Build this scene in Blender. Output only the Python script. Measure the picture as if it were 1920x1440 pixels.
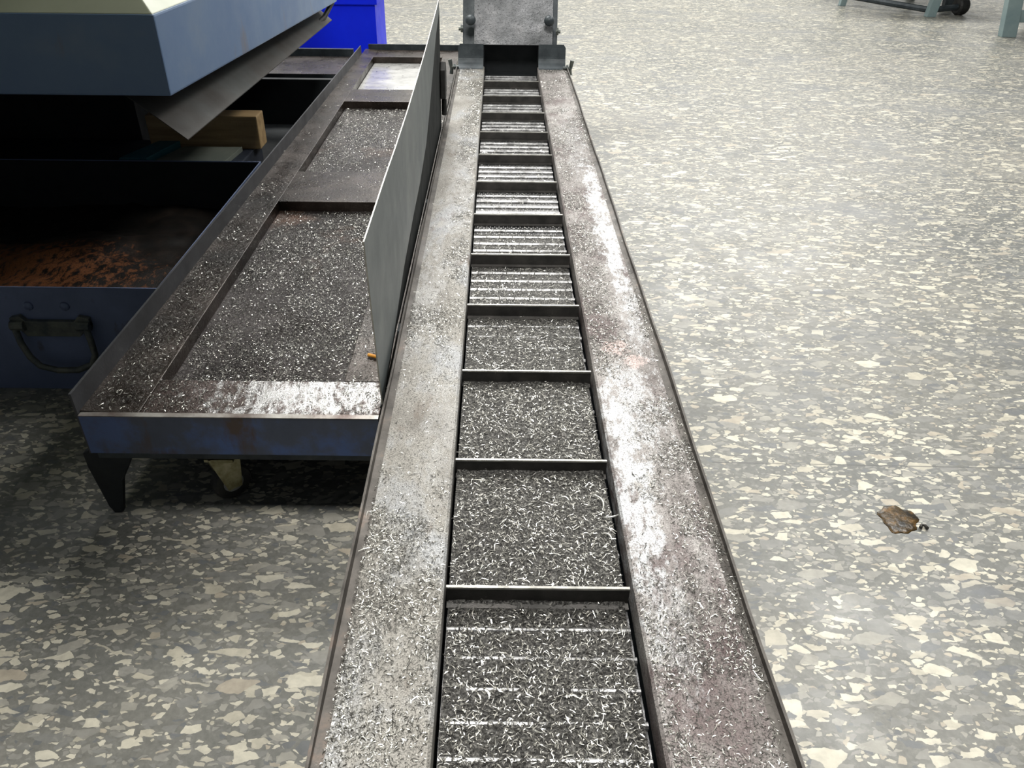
import bpy, bmesh, math, random
import numpy as np
from mathutils import Vector, Matrix

for o in list(bpy.data.objects):
    bpy.data.objects.remove(o, do_unlink=True)
SC = bpy.context.scene
COL = SC.collection

# ------------------------------------------------------------------ camera
cam_d = bpy.data.cameras.new('camera')
cam_d.sensor_width = 36.0
cam_d.lens = 1442 / 1920 * 36.0
cam_d.shift_x = 33 / 1920
cam_d.clip_start = 0.02
cam = bpy.data.objects.new('camera', cam_d)
COL.objects.link(cam)
PITCH = math.atan(970 / 1442)
cam.matrix_world = (Matrix.Translation((0, 0, 1.35)) @ Matrix.Rotation(math.pi/2 - PITCH, 4, 'X')
                    @ Matrix.Rotation(0.011, 4, 'Z'))
SC.camera = cam

# ------------------------------------------------------------------ view and world
SC.view_settings.view_transform = 'Standard'
SC.view_settings.look = 'None'
SC.view_settings.gamma = 1
SC.view_settings.use_curve_mapping = False
SC.view_settings.exposure = 0.0

W = bpy.data.worlds.new('hall_light')
SC.world = W
W.use_nodes = True
nt = W.node_tree
nt.nodes.clear()
wo = nt.nodes.new('ShaderNodeOutputWorld')
bg = nt.nodes.new('ShaderNodeBackground')
tc = nt.nodes.new('ShaderNodeTexCoord')
sp = nt.nodes.new('ShaderNodeSeparateXYZ')
# pale daylight comes in at the far end of the hall, the near end is dimmer
rz = nt.nodes.new('ShaderNodeMapRange')
rz.inputs['From Min'].default_value = -0.3
rz.inputs['From Max'].default_value = 1.0
ramp = nt.nodes.new('ShaderNodeValToRGB')
ramp.color_ramp.elements[0].color = (0.15, 0.16, 0.17, 1)
ramp.color_ramp.elements[1].color = (2.3, 2.28, 2.15, 1)
e_mid = ramp.color_ramp.elements.new(0.62)
e_mid.color = (0.42, 0.43, 0.42, 1)
nt.links.new(tc.outputs['Generated'], sp.inputs[0])
nt.links.new(sp.outputs['Y'], rz.inputs['Value'])
nt.links.new(rz.outputs[0], ramp.inputs[0])
nt.links.new(ramp.outputs[0], bg.inputs['Color'])
bg.inputs['Strength'].default_value = 0.50
nt.links.new(bg.outputs[0], wo.inputs[0])


def area(name, loc, target, size, power, color=(1, 0.98, 0.92)):
    L = bpy.data.lights.new(name, 'AREA')
    L.shape = 'RECTANGLE'
    L.size, L.size_y = size
    L.energy = power
    L.color = color
    o = bpy.data.objects.new(name, L)
    o.location = loc
    d = Vector(target) - Vector(loc)
    o.rotation_euler = d.to_track_quat('-Z', 'Y').to_euler()
    COL.objects.link(o)
    return o


# rows of ceiling lamps of the hall
area('ceiling_lamp', (-1.2, 6.4, 4.6), (-0.9, 5.6, 0), (2.4, 1.2), 300, (1, 0.985, 0.95))
area('ceiling_lamp', (-0.15, 0.8, 4.8), (-0.15, 0.8, 0), (1.4, 1.2), 235, (1, 0.975, 0.93))
area('ceiling_lamp', (3.2, 4.4, 4.8), (2.2, 4.4, 0), (1.8, 1.2), 170, (1, 0.985, 0.95))
area('ceiling_lamp', (2.5, 11.0, 4.8), (2.5, 10.8, 0), (7.0, 1.6), 600, (1, 0.985, 0.95))

rnd = random.Random(7)
rng = np.random.default_rng(11)


# ------------------------------------------------------------------ materials
def new_mat(name):
    m = bpy.data.materials.new(name)
    m.use_nodes = True
    t = m.node_tree
    b = t.nodes['Principled BSDF']
    return m, t, b


def N(t, kind, **kw):
    n = t.nodes.new(kind)
    for k, v in kw.items():
        if k in n.inputs.keys():
            n.inputs[k].default_value = v
        else:
            setattr(n, k, v)
    return n


def ramp_node(t, stops, interp='LINEAR'):
    n = t.nodes.new('ShaderNodeValToRGB')
    cr = n.color_ramp
    cr.interpolation = interp
    while len(cr.elements) < len(stops):
        cr.elements.new(0.5)
    for e, (p, c) in zip(cr.elements, stops):
        e.position = p
        e.color = (c[0], c[1], c[2], 1) if not isinstance(c, (int, float)) else (c, c, c, 1)
    return n


def mixc(t, fac, a, b, blend='MIX'):
    n = t.nodes.new('ShaderNodeMix')
    n.data_type = 'RGBA'
    n.blend_type = blend
    ins = [s for s in n.inputs if s.enabled]
    fs = [s for s in ins if s.name == 'Factor'][0]
    As = [s for s in ins if s.name == 'A'][0]
    Bs = [s for s in ins if s.name == 'B'][0]
    for sock, v in ((fs, fac), (As, a), (Bs, b)):
        if isinstance(v, (int, float)):
            sock.default_value = v
        elif isinstance(v, tuple):
            sock.default_value = (v[0], v[1], v[2], 1)
        else:
            t.links.new(v, sock)
    return [s for s in n.outputs if s.enabled][0]


def mth(t, op, a, b=None, clamp=False):
    n = t.nodes.new('ShaderNodeMath')
    n.operation = op
    n.use_clamp = clamp
    for i, v in enumerate((a, b)):
        if v is None:
            continue
        if isinstance(v, (int, float)):
            n.inputs[i].default_value = v
        else:
            t.links.new(v, n.inputs[i])
    return n.outputs[0]


def world_pos(t):
    return t.nodes.new('ShaderNodeNewGeometry').outputs['Position']


def noise(t, vec, scale, detail=4, rough=0.55, off=(0, 0, 0), stretch=(1, 1, 1)):
    mp = t.nodes.new('ShaderNodeMapping')
    mp.inputs['Location'].default_value = off
    mp.inputs['Scale'].default_value = stretch
    t.links.new(vec, mp.inputs['Vector'])
    n = t.nodes.new('ShaderNodeTexNoise')
    n.inputs['Scale'].default_value = scale
    n.inputs['Detail'].default_value = detail
    n.inputs['Roughness'].default_value = rough
    t.links.new(mp.outputs[0], n.inputs['Vector'])
    return n.outputs['Fac']


def grimy(name, stops, scale=6, metal=0.0, rough=(0.35, 0.6), rscale=9, bump=0.1, bscale=120,
          speck=None, off=(0, 0, 0), stretch=(1, 1, 1), extra=None, spec=0.5):
    """mottled surface: colour ramp over noise, patchy gloss, fine bump, optional specks"""
    m, t, b = new_mat(name)
    P = world_pos(t)
    n1 = noise(t, P, scale, 6, 0.62, off, stretch)
    r = ramp_node(t, stops)
    t.links.new(n1, r.inputs[0])
    c = r.outputs[0]
    if extra:
        for (esc, lo, hi, col, eoff, est) in extra:
            e = noise(t, P, esc, 5, 0.6, eoff, est)
            mr = N(t, 'ShaderNodeMapRange')
            mr.inputs['From Min'].default_value = lo
            mr.inputs['From Max'].default_value = hi
            t.links.new(e, mr.inputs['Value'])
            c = mixc(t, mr.outputs[0], c, col)
    if speck:
        (ssc, lo, hi, col) = speck
        e = noise(t, P, ssc, 2, 0.5, (3, 1, 2))
        mr = N(t, 'ShaderNodeMapRange')
        mr.inputs['From Min'].default_value = lo
        mr.inputs['From Max'].default_value = hi
        t.links.new(e, mr.inputs['Value'])
        c = mixc(t, mr.outputs[0], c, col)
    t.links.new(c, b.inputs['Base Color'])
    n2 = noise(t, P, rscale, 5, 0.6, (7, 3, 1))
    mr = N(t, 'ShaderNodeMapRange')
    mr.inputs['From Min'].default_value = 0.35
    mr.inputs['From Max'].default_value = 0.65
    mr.inputs['To Min'].default_value = rough[0]
    mr.inputs['To Max'].default_value = rough[1]
    t.links.new(n2, mr.inputs['Value'])
    t.links.new(mr.outputs[0], b.inputs['Roughness'])
    b.inputs['Metallic'].default_value = metal
    b.inputs['Specular IOR Level'].default_value = spec
    if bump:
        n3 = noise(t, P, bscale, 4, 0.65)
        bp = N(t, 'ShaderNodeBump')
        bp.inputs['Strength'].default_value = bump
        bp.inputs['Distance'].default_value = 0.004
        t.links.new(n3, bp.inputs['Height'])
        t.links.new(bp.outputs[0], b.inputs['Normal'])
    return m


SCRATCHES = [(2.13, 3.505, 2.31, 3.461, 0.013), (2.52, 3.99, 2.95, 3.90, 0.012), (0.60, 1.634, 2.2, 1.612, 0.003)]


def terrazzo():
    m, t, b = new_mat('terrazzo')
    P = world_pos(t)
    # slight warp so that stone outlines are not straight
    wn = N(t, 'ShaderNodeTexNoise')
    wn.inputs['Scale'].default_value = 42
    wn.inputs['Detail'].default_value = 3
    t.links.new(P, wn.inputs['Vector'])
    vm = t.nodes.new('ShaderNodeVectorMath')
    vm.operation = 'MULTIPLY_ADD'
    vm.inputs[1].default_value = (0.016, 0.016, 0)
    t.links.new(wn.outputs['Color'], vm.inputs[0])
    t.links.new(P, vm.inputs[2])
    PW = vm.outputs[0]
    big = noise(t, P, 1.1, 5, 0.6)
    base = ramp_node(t, [(0.3, (0.115, 0.12, 0.112)), (0.5, (0.165, 0.165, 0.148)), (0.7, (0.215, 0.208, 0.182))])
    t.links.new(big, base.inputs[0])
    c = base.outputs[0]
    fine = noise(t, P, 60, 5, 0.7)
    fr = ramp_node(t, [(0.3, 0.72), (0.55, 1.0), (0.72, 1.3)])
    t.links.new(fine, fr.inputs[0])
    c = mixc(t, 1.0, c, fr.outputs[0], 'MULTIPLY')
    stones = [(0.0, (0.20, 0.20, 0.185)), (0.2, (0.13, 0.137, 0.14)), (0.3, (0.25, 0.245, 0.22)), (0.46, (0.31, 0.30, 0.26)),
              (0.6, (0.46, 0.43, 0.345)), (0.76, (0.57, 0.54, 0.44)), (0.95, (0.40, 0.355, 0.28))]
    layers = [  # scale, angle, stretch, density, edge
        (95, 0.5, 1.7, 0.38, 0.10),
        (58, -0.5, 1.9, 0.36, 0.09),
        (36, -0.25, 2.0, 0.31, 0.11),
        (23, -0.35, 2.1, 0.22, 0.11),
        (18, -0.1, 2.1, 0.08, 0.13),
    ]
    for i, (sc, ang, st, dens, edge) in enumerate(layers):
        mp = N(t, 'ShaderNodeMapping')
        mp.inputs['Location'].default_value = (i * 3.1, i * 1.7, 0)
        mp.inputs['Rotation'].default_value = (0, 0, ang)
        mp.inputs['Scale'].default_value = (1 / st ** 0.5, st ** 0.5, 1)
        t.links.new(PW, mp.inputs['Vector'])
        v1 = N(t, 'ShaderNodeTexVoronoi', voronoi_dimensions='2D', feature='F1')
        v2 = N(t, 'ShaderNodeTexVoronoi', voronoi_dimensions='2D', feature='DISTANCE_TO_EDGE')
        for v in (v1, v2):
            v.inputs['Scale'].default_value = sc
            t.links.new(mp.outputs[0], v.inputs['Vector'])
        sx = N(t, 'ShaderNodeSeparateColor')
        t.links.new(v1.outputs['Color'], sx.inputs[0])
        # each stone has its own size: the rim threshold grows with a random number
        thr = mth(t, 'MULTIPLY_ADD', sx.outputs['Green'], 0.16)
        thr.node.inputs[2].default_value = edge * 0.5
        inside = mth(t, 'SUBTRACT', v2.outputs['Distance'], thr)
        inside = mth(t, 'MULTIPLY', inside, 55.0, True)
        keep = mth(t, 'LESS_THAN', sx.outputs['Red'], dens)
        mask = mth(t, 'MULTIPLY', inside, keep)
        sr = ramp_node(t, stones, 'CONSTANT')
        t.links.new(sx.outputs['Blue'], sr.inputs[0])
        vein = noise(t, P, 35, 4, 0.6, (i, 0, 0))
        vr = ramp_node(t, [(0.3, 0.8), (0.6, 1.05)])
        t.links.new(vein, vr.inputs[0])
        sc_col = mixc(t, 1.0, sr.outputs[0], vr.outputs[0], 'MULTIPLY')
        mask = mth(t, 'MULTIPLY', mask, 0.92)
        c = mixc(t, mask, c, sc_col)
    # old scuffs, oil drips and tyre marks on the floor
    ob = noise(t, P, 1.9, 6, 0.66, (6, 1, 0), (0.7, 1.3, 1))
    orr = N(t, 'ShaderNodeMapRange')
    orr.inputs['From Min'].default_value = 0.52
    orr.inputs['From Max'].default_value = 0.70
    orr.inputs['To Max'].default_value = 0.65
    t.links.new(ob, orr.inputs['Value'])
    c = mixc(t, orr.outputs[0], c, (0.155, 0.163, 0.172))
    sx = N(t, 'ShaderNodeSeparateXYZ')
    t.links.new(P, sx.inputs[0])
    for (ax_, ay_, bx_, by_, wd_) in SCRATCHES:
        kx = mth(t, 'DIVIDE', mth(t, 'SUBTRACT', sx.outputs['X'], ax_), bx_ - ax_)
        yy = mth(t, 'ADD', mth(t, 'MULTIPLY', kx, by_ - ay_), ay_)
        dd = mth(t, 'ABSOLUTE', mth(t, 'SUBTRACT', sx.outputs['Y'], yy))
        on = mth(t, 'LESS_THAN', mth(t, 'ABSOLUTE', mth(t, 'SUBTRACT', kx, 0.5)), 0.5)
        cov = mth(t, 'MULTIPLY', mth(t, 'SUBTRACT', 1.0, mth(t, 'DIVIDE', dd, wd_), True), on)
        c = mixc(t, cov, c, (0.06, 0.062, 0.06))
    d1 = noise(t, P, 2.3, 7, 0.68, (4, 9, 0), (0.5, 1.6, 1))
    r1 = ramp_node(t, [(0.56, 1.0), (0.74, 0.72)])
    t.links.new(d1, r1.inputs[0])
    c = mixc(t, 1.0, c, r1.outputs[0], 'MULTIPLY')
    d2 = noise(t, P, 11, 4, 0.6, (1, 2, 0))
    r2 = ramp_node(t, [(0.70, 1.0), (0.80, 0.5)])
    t.links.new(d2, r2.inputs[0])
    c = mixc(t, 1.0, c, r2.outputs[0], 'MULTIPLY')
    t.links.new(c, b.inputs['Base Color'])
    rn = noise(t, P, 5, 5, 0.6, (2, 2, 2))
    rr = N(t, 'ShaderNodeMapRange')
    rr.inputs['From Min'].default_value = 0.35
    rr.inputs['From Max'].default_value = 0.65
    rr.inputs['To Min'].default_value = 0.34
    rr.inputs['To Max'].default_value = 0.5
    t.links.new(rn, rr.inputs['Value'])
    t.links.new(rr.outputs[0], b.inputs['Roughness'])
    b.inputs['Specular IOR Level'].default_value = 0.6
    bn = noise(t, P, 160, 3, 0.6)
    bp = N(t, 'ShaderNodeBump')
    bp.inputs['Strength'].default_value = 0.12
    bp.inputs['Distance'].default_value = 0.001
    t.links.new(bn, bp.inputs['Height'])
    t.links.new(bp.outputs[0], b.inputs['Normal'])
    return m


M = {}
M['floor'] = terrazzo()


def flange_mat(name, stops, grime, patches, scale, off, rough=(0.56, 0.42), metal=0.45, patch_col=(0.52, 0.53, 0.54), stains=()):
    """oily sheet steel: mottled grey, brown grime, grain, and pale patches of rubbed metal and painted glare (x, y, rx, ry, strength)"""
    m, t, b = new_mat(name)
    P = world_pos(t)
    n1 = noise(t, P, scale, 7, 0.65, off, (1.4, 0.7, 1))
    r = ramp_node(t, stops)
    t.links.new(n1, r.inputs[0])
    c = r.outputs[0]
    for (gsc, lo, hi, col, goff, gst) in grime:
        e = noise(t, P, gsc, 7, 0.68, goff, gst)
        mr = N(t, 'ShaderNodeMapRange')
        mr.inputs['From Min'].default_value = lo
        mr.inputs['From Max'].default_value = hi
        t.links.new(e, mr.inputs['Value'])
        c = mixc(t, mr.outputs[0], c, col)
    sx = N(t, 'ShaderNodeSeparateXYZ')
    t.links.new(P, sx.inputs[0])
    rag = noise(t, P, 38, 6, 0.75, (2, 6, 0), (1.3, 0.6, 1))
    rag = mth(t, 'SUBTRACT', rag, 0.5)
    tot = None
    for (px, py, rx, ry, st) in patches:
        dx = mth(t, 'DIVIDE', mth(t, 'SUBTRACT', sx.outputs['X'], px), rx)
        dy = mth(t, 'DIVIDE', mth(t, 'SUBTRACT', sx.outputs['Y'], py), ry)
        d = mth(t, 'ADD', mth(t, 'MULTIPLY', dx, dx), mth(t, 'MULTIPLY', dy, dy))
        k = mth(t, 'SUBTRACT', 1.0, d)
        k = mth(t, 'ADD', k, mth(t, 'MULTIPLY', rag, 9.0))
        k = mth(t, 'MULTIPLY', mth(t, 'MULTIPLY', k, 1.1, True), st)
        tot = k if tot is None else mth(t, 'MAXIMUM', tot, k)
    c = mixc(t, tot, c, patch_col)
    for (px, py, rx, ry, col) in stains:
        dx = mth(t, 'DIVIDE', mth(t, 'SUBTRACT', sx.outputs['X'], px), rx)
        dy = mth(t, 'DIVIDE', mth(t, 'SUBTRACT', sx.outputs['Y'], py), ry)
        d = mth(t, 'ADD', mth(t, 'MULTIPLY', dx, dx), mth(t, 'MULTIPLY', dy, dy))
        k = mth(t, 'ADD', mth(t, 'SUBTRACT', 1.0, d), mth(t, 'MULTIPLY', rag, 7.0))
        c = mixc(t, mth(t, 'MULTIPLY', mth(t, 'MULTIPLY', k, 1.5, True), 0.8), c, col)
    g = noise(t, P, 420, 2, 0.5, (3, 1, 2))
    gr = ramp_node(t, [(0.30, 1.35), (0.48, 1.0), (0.60, 0.75), (0.70, 0.22)])
    t.links.new(g, gr.inputs[0])
    c = mixc(t, 1.0, c, gr.outputs[0], 'MULTIPLY')
    t.links.new(c, b.inputs['Base Color'])
    ro = mth(t, 'SUBTRACT', rough[0], mth(t, 'MULTIPLY', tot, rough[0] - rough[1]))
    t.links.new(ro, b.inputs['Roughness'])
    b.inputs['Metallic'].default_value = metal
    n3 = noise(t, P, 260, 4, 0.65)
    bp = N(t, 'ShaderNodeBump')
    bp.inputs['Strength'].default_value = 0.35
    bp.inputs['Distance'].default_value = 0.003
    t.links.new(n3, bp.inputs['Height'])
    t.links.new(bp.outputs[0], b.inputs['Normal'])
    return m


M['flange_left'] = flange_mat('oily_steel_sheet', [(0.3, (0.17, 0.158, 0.14)), (0.5, (0.29, 0.278, 0.253)), (0.62, (0.325, 0.33, 0.335)), (0.76, (0.40, 0.38, 0.345))],
                              [(9, 0.57, 0.75, (0.13, 0.095, 0.07), (5, 0, 0), (1.5, 0.6, 1))],
                              [(-0.19, 1.86, 0.05, 0.30, 0.30), (-0.13, 2.8, 0.05, 0.7, 0.22), (-0.10, 1.25, 0.05, 0.3, 0.18)], 5, (0, 0, 0))
M['flange_right'] = flange_mat('worn_steel_glare', [(0.32, (0.115, 0.10, 0.094)), (0.48, (0.21, 0.192, 0.182)), (0.6, (0.31, 0.292, 0.28)), (0.74, (0.43, 0.42, 0.40))],
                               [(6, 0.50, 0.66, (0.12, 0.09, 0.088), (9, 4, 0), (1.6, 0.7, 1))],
                               [(0.262, 1.13, 0.045, 0.36, 0.85), (0.30, 1.36, 0.07, 0.16, 0.6), (0.352, 2.45, 0.035, 0.75, 0.85), (0.36, 1.8, 0.03, 0.3, 0.4), (0.275, 0.80, 0.04, 0.15, 0.35), (0.33, 3.3, 0.05, 0.5, 0.25)],  # pale patches mix rubbed metal with painted glare
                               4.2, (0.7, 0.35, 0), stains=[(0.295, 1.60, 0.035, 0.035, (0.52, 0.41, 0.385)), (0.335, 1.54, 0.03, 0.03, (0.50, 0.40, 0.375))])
M['rim'] = grimy('dark_rim_steel', [(0.35, (0.05, 0.045, 0.04)), (0.6, (0.11, 0.10, 0.09)), (0.75, (0.2, 0.15, 0.12))], scale=14, metal=0.5, rough=(0.4, 0.6), bump=0.2)
M['belt'] = grimy('oily_belt_steel', [(0.3, (0.10, 0.10, 0.10)), (0.5, (0.20, 0.20, 0.205)), (0.7, (0.34, 0.335, 0.33))],
                  scale=8, metal=0.75, rough=(0.28, 0.46), bump=0.2, bscale=300, speck=(500, 0.6, 0.68, (0.02, 0.02, 0.02)))
M['knuckle'] = grimy('polished_hinge_steel', [(0.34, (0.12, 0.12, 0.12)), (0.5, (0.3, 0.3, 0.3)), (0.68, (0.5, 0.5, 0.5))], scale=34, metal=0.8, rough=(0.32, 0.5), bump=0.1, bscale=300)
M['cleat'] = grimy('black_cleat_steel', [(0.35, (0.035, 0.034, 0.032)), (0.65, (0.075, 0.07, 0.065))], scale=20, metal=0.4, rough=(0.4, 0.6), bump=0.2, bscale=300)
M['cleat_edge'] = grimy('worn_cleat_edge', [(0.3, (0.32, 0.31, 0.28)), (0.6, (0.6, 0.59, 0.55))], scale=30, metal=0.7, rough=(0.3, 0.45), bump=0.1, bscale=300)
M['dark_steel'] = grimy('blue_black_painted_steel', [(0.35, (0.022, 0.03, 0.036)), (0.6, (0.05, 0.062, 0.07)), (0.75, (0.085, 0.09, 0.095))], scale=12, metal=0.2, rough=(0.4, 0.6), bump=0.2)
M['cover'] = grimy('grey_greasy_plate', [(0.3, (0.09, 0.095, 0.10)), (0.5, (0.17, 0.175, 0.185)), (0.7, (0.26, 0.26, 0.27))], scale=9, metal=0.35, rough=(0.35, 0.55), bump=0.6, bscale=70,
                   speck=(160, 0.58, 0.68, (0.05, 0.05, 0.055)))
M['plate'] = grimy('grey_painted_sheet', [(0.3, (0.155, 0.175, 0.175)), (0.55, (0.185, 0.205, 0.205)), (0.75, (0.215, 0.23, 0.225))], scale=3, metal=0.15, rough=(0.4, 0.55), bump=0.06, stretch=(1, 1, 0.3))
M['plate_edge'] = grimy('bare_cut_edge', [(0.3, (0.35, 0.34, 0.31)), (0.7, (0.62, 0.6, 0.55))], scale=20, metal=0.6, rough=(0.3, 0.5), bump=0.05)
M['tray_lip'] = grimy('rubbed_tray_lip', [(0.35, (0.10, 0.07, 0.06)), (0.5, (0.25, 0.23, 0.21)), (0.7, (0.5, 0.49, 0.46))], scale=7, metal=0.5, rough=(0.35, 0.5), bump=0.1)
M['tray_paint'] = grimy('dark_blue_tray_paint', [(0.3, (0.06, 0.072, 0.10)), (0.46, (0.075, 0.092, 0.14)), (0.56, (0.075, 0.125, 0.29)), (0.75, (0.08, 0.125, 0.27))],
                        scale=5, metal=0.0, rough=(0.38, 0.55), bump=0.1, extra=[(8, 0.58, 0.66, (0.085, 0.06, 0.05), (2, 7, 3), (1, 1, 0.4))])
M['tray_wall'] = grimy('grey_black_tray_wall', [(0.3, (0.032, 0.033, 0.036)), (0.55, (0.055, 0.057, 0.064)), (0.75, (0.075, 0.078, 0.085))], scale=7, rough=(0.4, 0.55), bump=0.1)
M['glare_deck'] = flange_mat('oily_ledge_glare', [(0.32, (0.035, 0.024, 0.02)), (0.5, (0.07, 0.05, 0.044)), (0.7, (0.13, 0.10, 0.095))], [],
                           [(-0.42, 1.49, 0.26, 0.12, 0.9)], 7, (0, 0, 0), (0.34, 0.2), 0.6, (0.5, 0.5, 0.5))  # pale patch paints the glare into the ledge colour
M['deck'] = grimy('oil_soaked_deck', [(0.32, (0.012, 0.009, 0.007)), (0.5, (0.034, 0.025, 0.02)), (0.68, (0.085, 0.068, 0.058))],
                  scale=5, metal=0.4, rough=(0.2, 0.42), bump=0.5, bscale=110, speck=(300, 0.6, 0.7, (0.02, 0.016, 0.013)))
M['pan'] = grimy('oily_recessed_sheet', [(0.3, (0.014, 0.011, 0.01)), (0.5, (0.042, 0.035, 0.034)), (0.7, (0.11, 0.098, 0.096))],
                 scale=5, metal=0.5, rough=(0.2, 0.4), bump=0.9, bscale=150, speck=(330, 0.58, 0.68, (0.02, 0.017, 0.015)),
                 extra=[(3.2, 0.58, 0.72, (0.15, 0.09, 0.065), (1.3, 5, 0), (1, 1, 1))])
M['glare_pan'] = grimy('glare_pale_sheet', [(0.3, (0.42, 0.42, 0.41)), (0.6, (0.66, 0.66, 0.64))], scale=9, metal=0.5, rough=(0.12, 0.24), bump=0.15, bscale=60, speck=(40, 0.66, 0.74, (0.05, 0.045, 0.04)))  # pale base colour stands in for glare on the rear panel
M['machine_blue'] = grimy('machine_blue_grey_paint', [(0.3, (0.14, 0.225, 0.40)), (0.55, (0.165, 0.255, 0.42)), (0.75, (0.225, 0.30, 0.42))], scale=2.6, rough=(0.36, 0.5), bump=0.05,
                         extra=[(5, 0.62, 0.75, (0.22, 0.19, 0.18), (3, 3, 9), (1, 1, 0.4))])
M['machine_cream'] = grimy('machine_cream_paint', [(0.3, (0.62, 0.66, 0.52)), (0.7, (0.74, 0.77, 0.63))], scale=2, rough=(0.35, 0.5), bump=0.03)
M['deflector'] = grimy('brown_grey_deflector_sheet', [(0.3, (0.04, 0.032, 0.026)), (0.5, (0.055, 0.052, 0.048)), (0.7, (0.062, 0.07, 0.068))], scale=3, metal=0.0, spec=0.25, rough=(0.6, 0.7), bump=0.1)
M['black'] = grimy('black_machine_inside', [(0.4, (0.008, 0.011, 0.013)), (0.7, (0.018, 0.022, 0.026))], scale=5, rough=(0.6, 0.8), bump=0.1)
M['bin_paint'] = grimy('navy_bin_paint', [(0.3, (0.10, 0.135, 0.23)), (0.55, (0.135, 0.175, 0.30)), (0.75, (0.16, 0.21, 0.37))], scale=4, rough=(0.45, 0.6), bump=0.08,
                       extra=[(12, 0.63, 0.74, (0.08, 0.06, 0.05), (1, 1, 1), (1, 1, 0.5))])
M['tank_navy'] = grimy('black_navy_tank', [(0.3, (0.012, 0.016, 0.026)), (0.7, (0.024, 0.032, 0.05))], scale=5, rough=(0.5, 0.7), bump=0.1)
M['handle'] = grimy('dull_handle_steel', [(0.35, (0.06, 0.075, 0.08)), (0.65, (0.15, 0.16, 0.14))], scale=25, metal=0.4, rough=(0.35, 0.55), bump=0.1)
M['rust'] = flange_mat('rusty_heap_painted_shade', [(0.34, (0.006, 0.006, 0.005)), (0.55, (0.018, 0.013, 0.010)), (0.72, (0.045, 0.03, 0.022))], [],
                       [(-1.65, 2.25, 0.48, 0.30, 1.0)], 12, (0, 0, 0), (0.5, 0.55), 0.1, (0.20, 0.075, 0.028))  # rust shows only in the front patch; the black behind paints the shade
M['blue_plastic'] = grimy('bright_blue_plastic', [(0.3, (0.004, 0.016, 0.78)), (0.7, (0.006, 0.026, 0.9))], scale=3, rough=(0.4, 0.5), spec=0.2, bump=0.02)
M['stand_paint'] = grimy('grey_green_stand_paint', [(0.3, (0.17, 0.24, 0.25)), (0.7, (0.24, 0.31, 0.31))], scale=6, rough=(0.4, 0.6), bump=0.05)
M['guard_shade'] = grimy('dark_guard_shade', [(0.35, (0.02, 0.022, 0.022)), (0.65, (0.04, 0.043, 0.042))], scale=10, rough=(0.75, 0.9), spec=0.1, bump=0.1)  # dark lower strip of the guard, painted in place of shade below the fold
M['rubber'] = grimy('black_rubber', [(0.4, (0.012, 0.012, 0.012)), (0.7, (0.03, 0.03, 0.028))], scale=30, rough=(0.5, 0.7), bump=0.1)
M['caster_tread'] = grimy('grey_caster_tread', [(0.4, (0.22, 0.23, 0.23)), (0.7, (0.32, 0.33, 0.32))], scale=30, rough=(0.5, 0.7), bump=0.2)
M['caster_fork'] = grimy('yellowed_zinc_fork', [(0.35, (0.22, 0.20, 0.09)), (0.65, (0.5, 0.47, 0.3))], scale=30, metal=0.5, rough=(0.35, 0.5), bump=0.1)
M['wood'] = grimy('brown_timber', [(0.3, (0.30, 0.19, 0.085)), (0.6, (0.48, 0.33, 0.16))], scale=9, rough=(0.6, 0.75), bump=0.2, stretch=(0.3, 3, 3))
M['teal'] = grimy('teal_paint', [(0.3, (0.03, 0.16, 0.21)), (0.7, (0.06, 0.24, 0.3))], scale=6, rough=(0.45, 0.6), bump=0.05)
M['board'] = grimy('grey_green_board', [(0.3, (0.13, 0.15, 0.13)), (0.7, (0.22, 0.24, 0.2))], scale=6, rough=(0.5, 0.65), bump=0.1)
M['orange'] = grimy('orange_filter_paper', [(0.3, (0.72, 0.28, 0.03)), (0.7, (0.85, 0.42, 0.07))], scale=80, rough=(0.5, 0.6), bump=0.05)
M['oil'] = grimy('brown_oil', [(0.38, (0.010, 0.007, 0.003)), (0.52, (0.055, 0.032, 0.008)), (0.68, (0.19, 0.10, 0.028))], scale=32, rough=(0.2, 0.3), spec=0.35, bump=0.3, bscale=60)
M['swarf_bed'] = grimy('swarf_bed', [(0.36, (0.012, 0.011, 0.01)), (0.5, (0.07, 0.068, 0.064)), (0.62, (0.19, 0.185, 0.172)), (0.75, (0.4, 0.39, 0.36))], scale=210, metal=0.5, rough=(0.3, 0.5), bump=1.0, bscale=230)


def swarf_mat(name, col, rough, metal=0.8):
    m, t, b = new_mat(name)
    P = world_pos(t)
    n = noise(t, P, 150, 2)
    r = ramp_node(t, [(0.3, tuple(c * 0.7 for c in col)), (0.7, tuple(min(1, c * 1.25) for c in col))])
    t.links.new(n, r.inputs[0])
    t.links.new(r.outputs[0], b.inputs['Base Color'])
    b.inputs['Metallic'].default_value = metal
    b.inputs['Roughness'].default_value = rough
    return m


M['s_dark'] = swarf_mat('dark_oily_swarf', (0.05, 0.047, 0.04), 0.4, 0.4)
M['s_mid'] = swarf_mat('grey_swarf', (0.23, 0.224, 0.20), 0.35)
M['s_bright'] = swarf_mat('bright_swarf', (0.85, 0.84, 0.76), 0.3)


# ------------------------------------------------------------------ object helpers
def link(name, me, mats, parent=None, loc=None):
    o = bpy.data.objects.new(name, me)
    COL.objects.link(o)
    for m in (mats if isinstance(mats, (list, tuple)) else [mats]):
        me.materials.append(m)
    if parent is not None:
        o.parent = parent
    if loc is not None:
        o.location = loc
    return o


def tag(o, label=None, cat=None, group=None, kind=None):
    if label:
        o['label'] = label
    if cat:
        o['category'] = cat
    if group:
        o['group'] = group
    if kind:
        o['kind'] = kind
    return o


def empty(name, loc, label, cat, group=None):
    o = bpy.data.objects.new(name, None)
    o.empty_display_size = 0.1
    COL.objects.link(o)
    o.location = loc
    return tag(o, label, cat, group)


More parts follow.
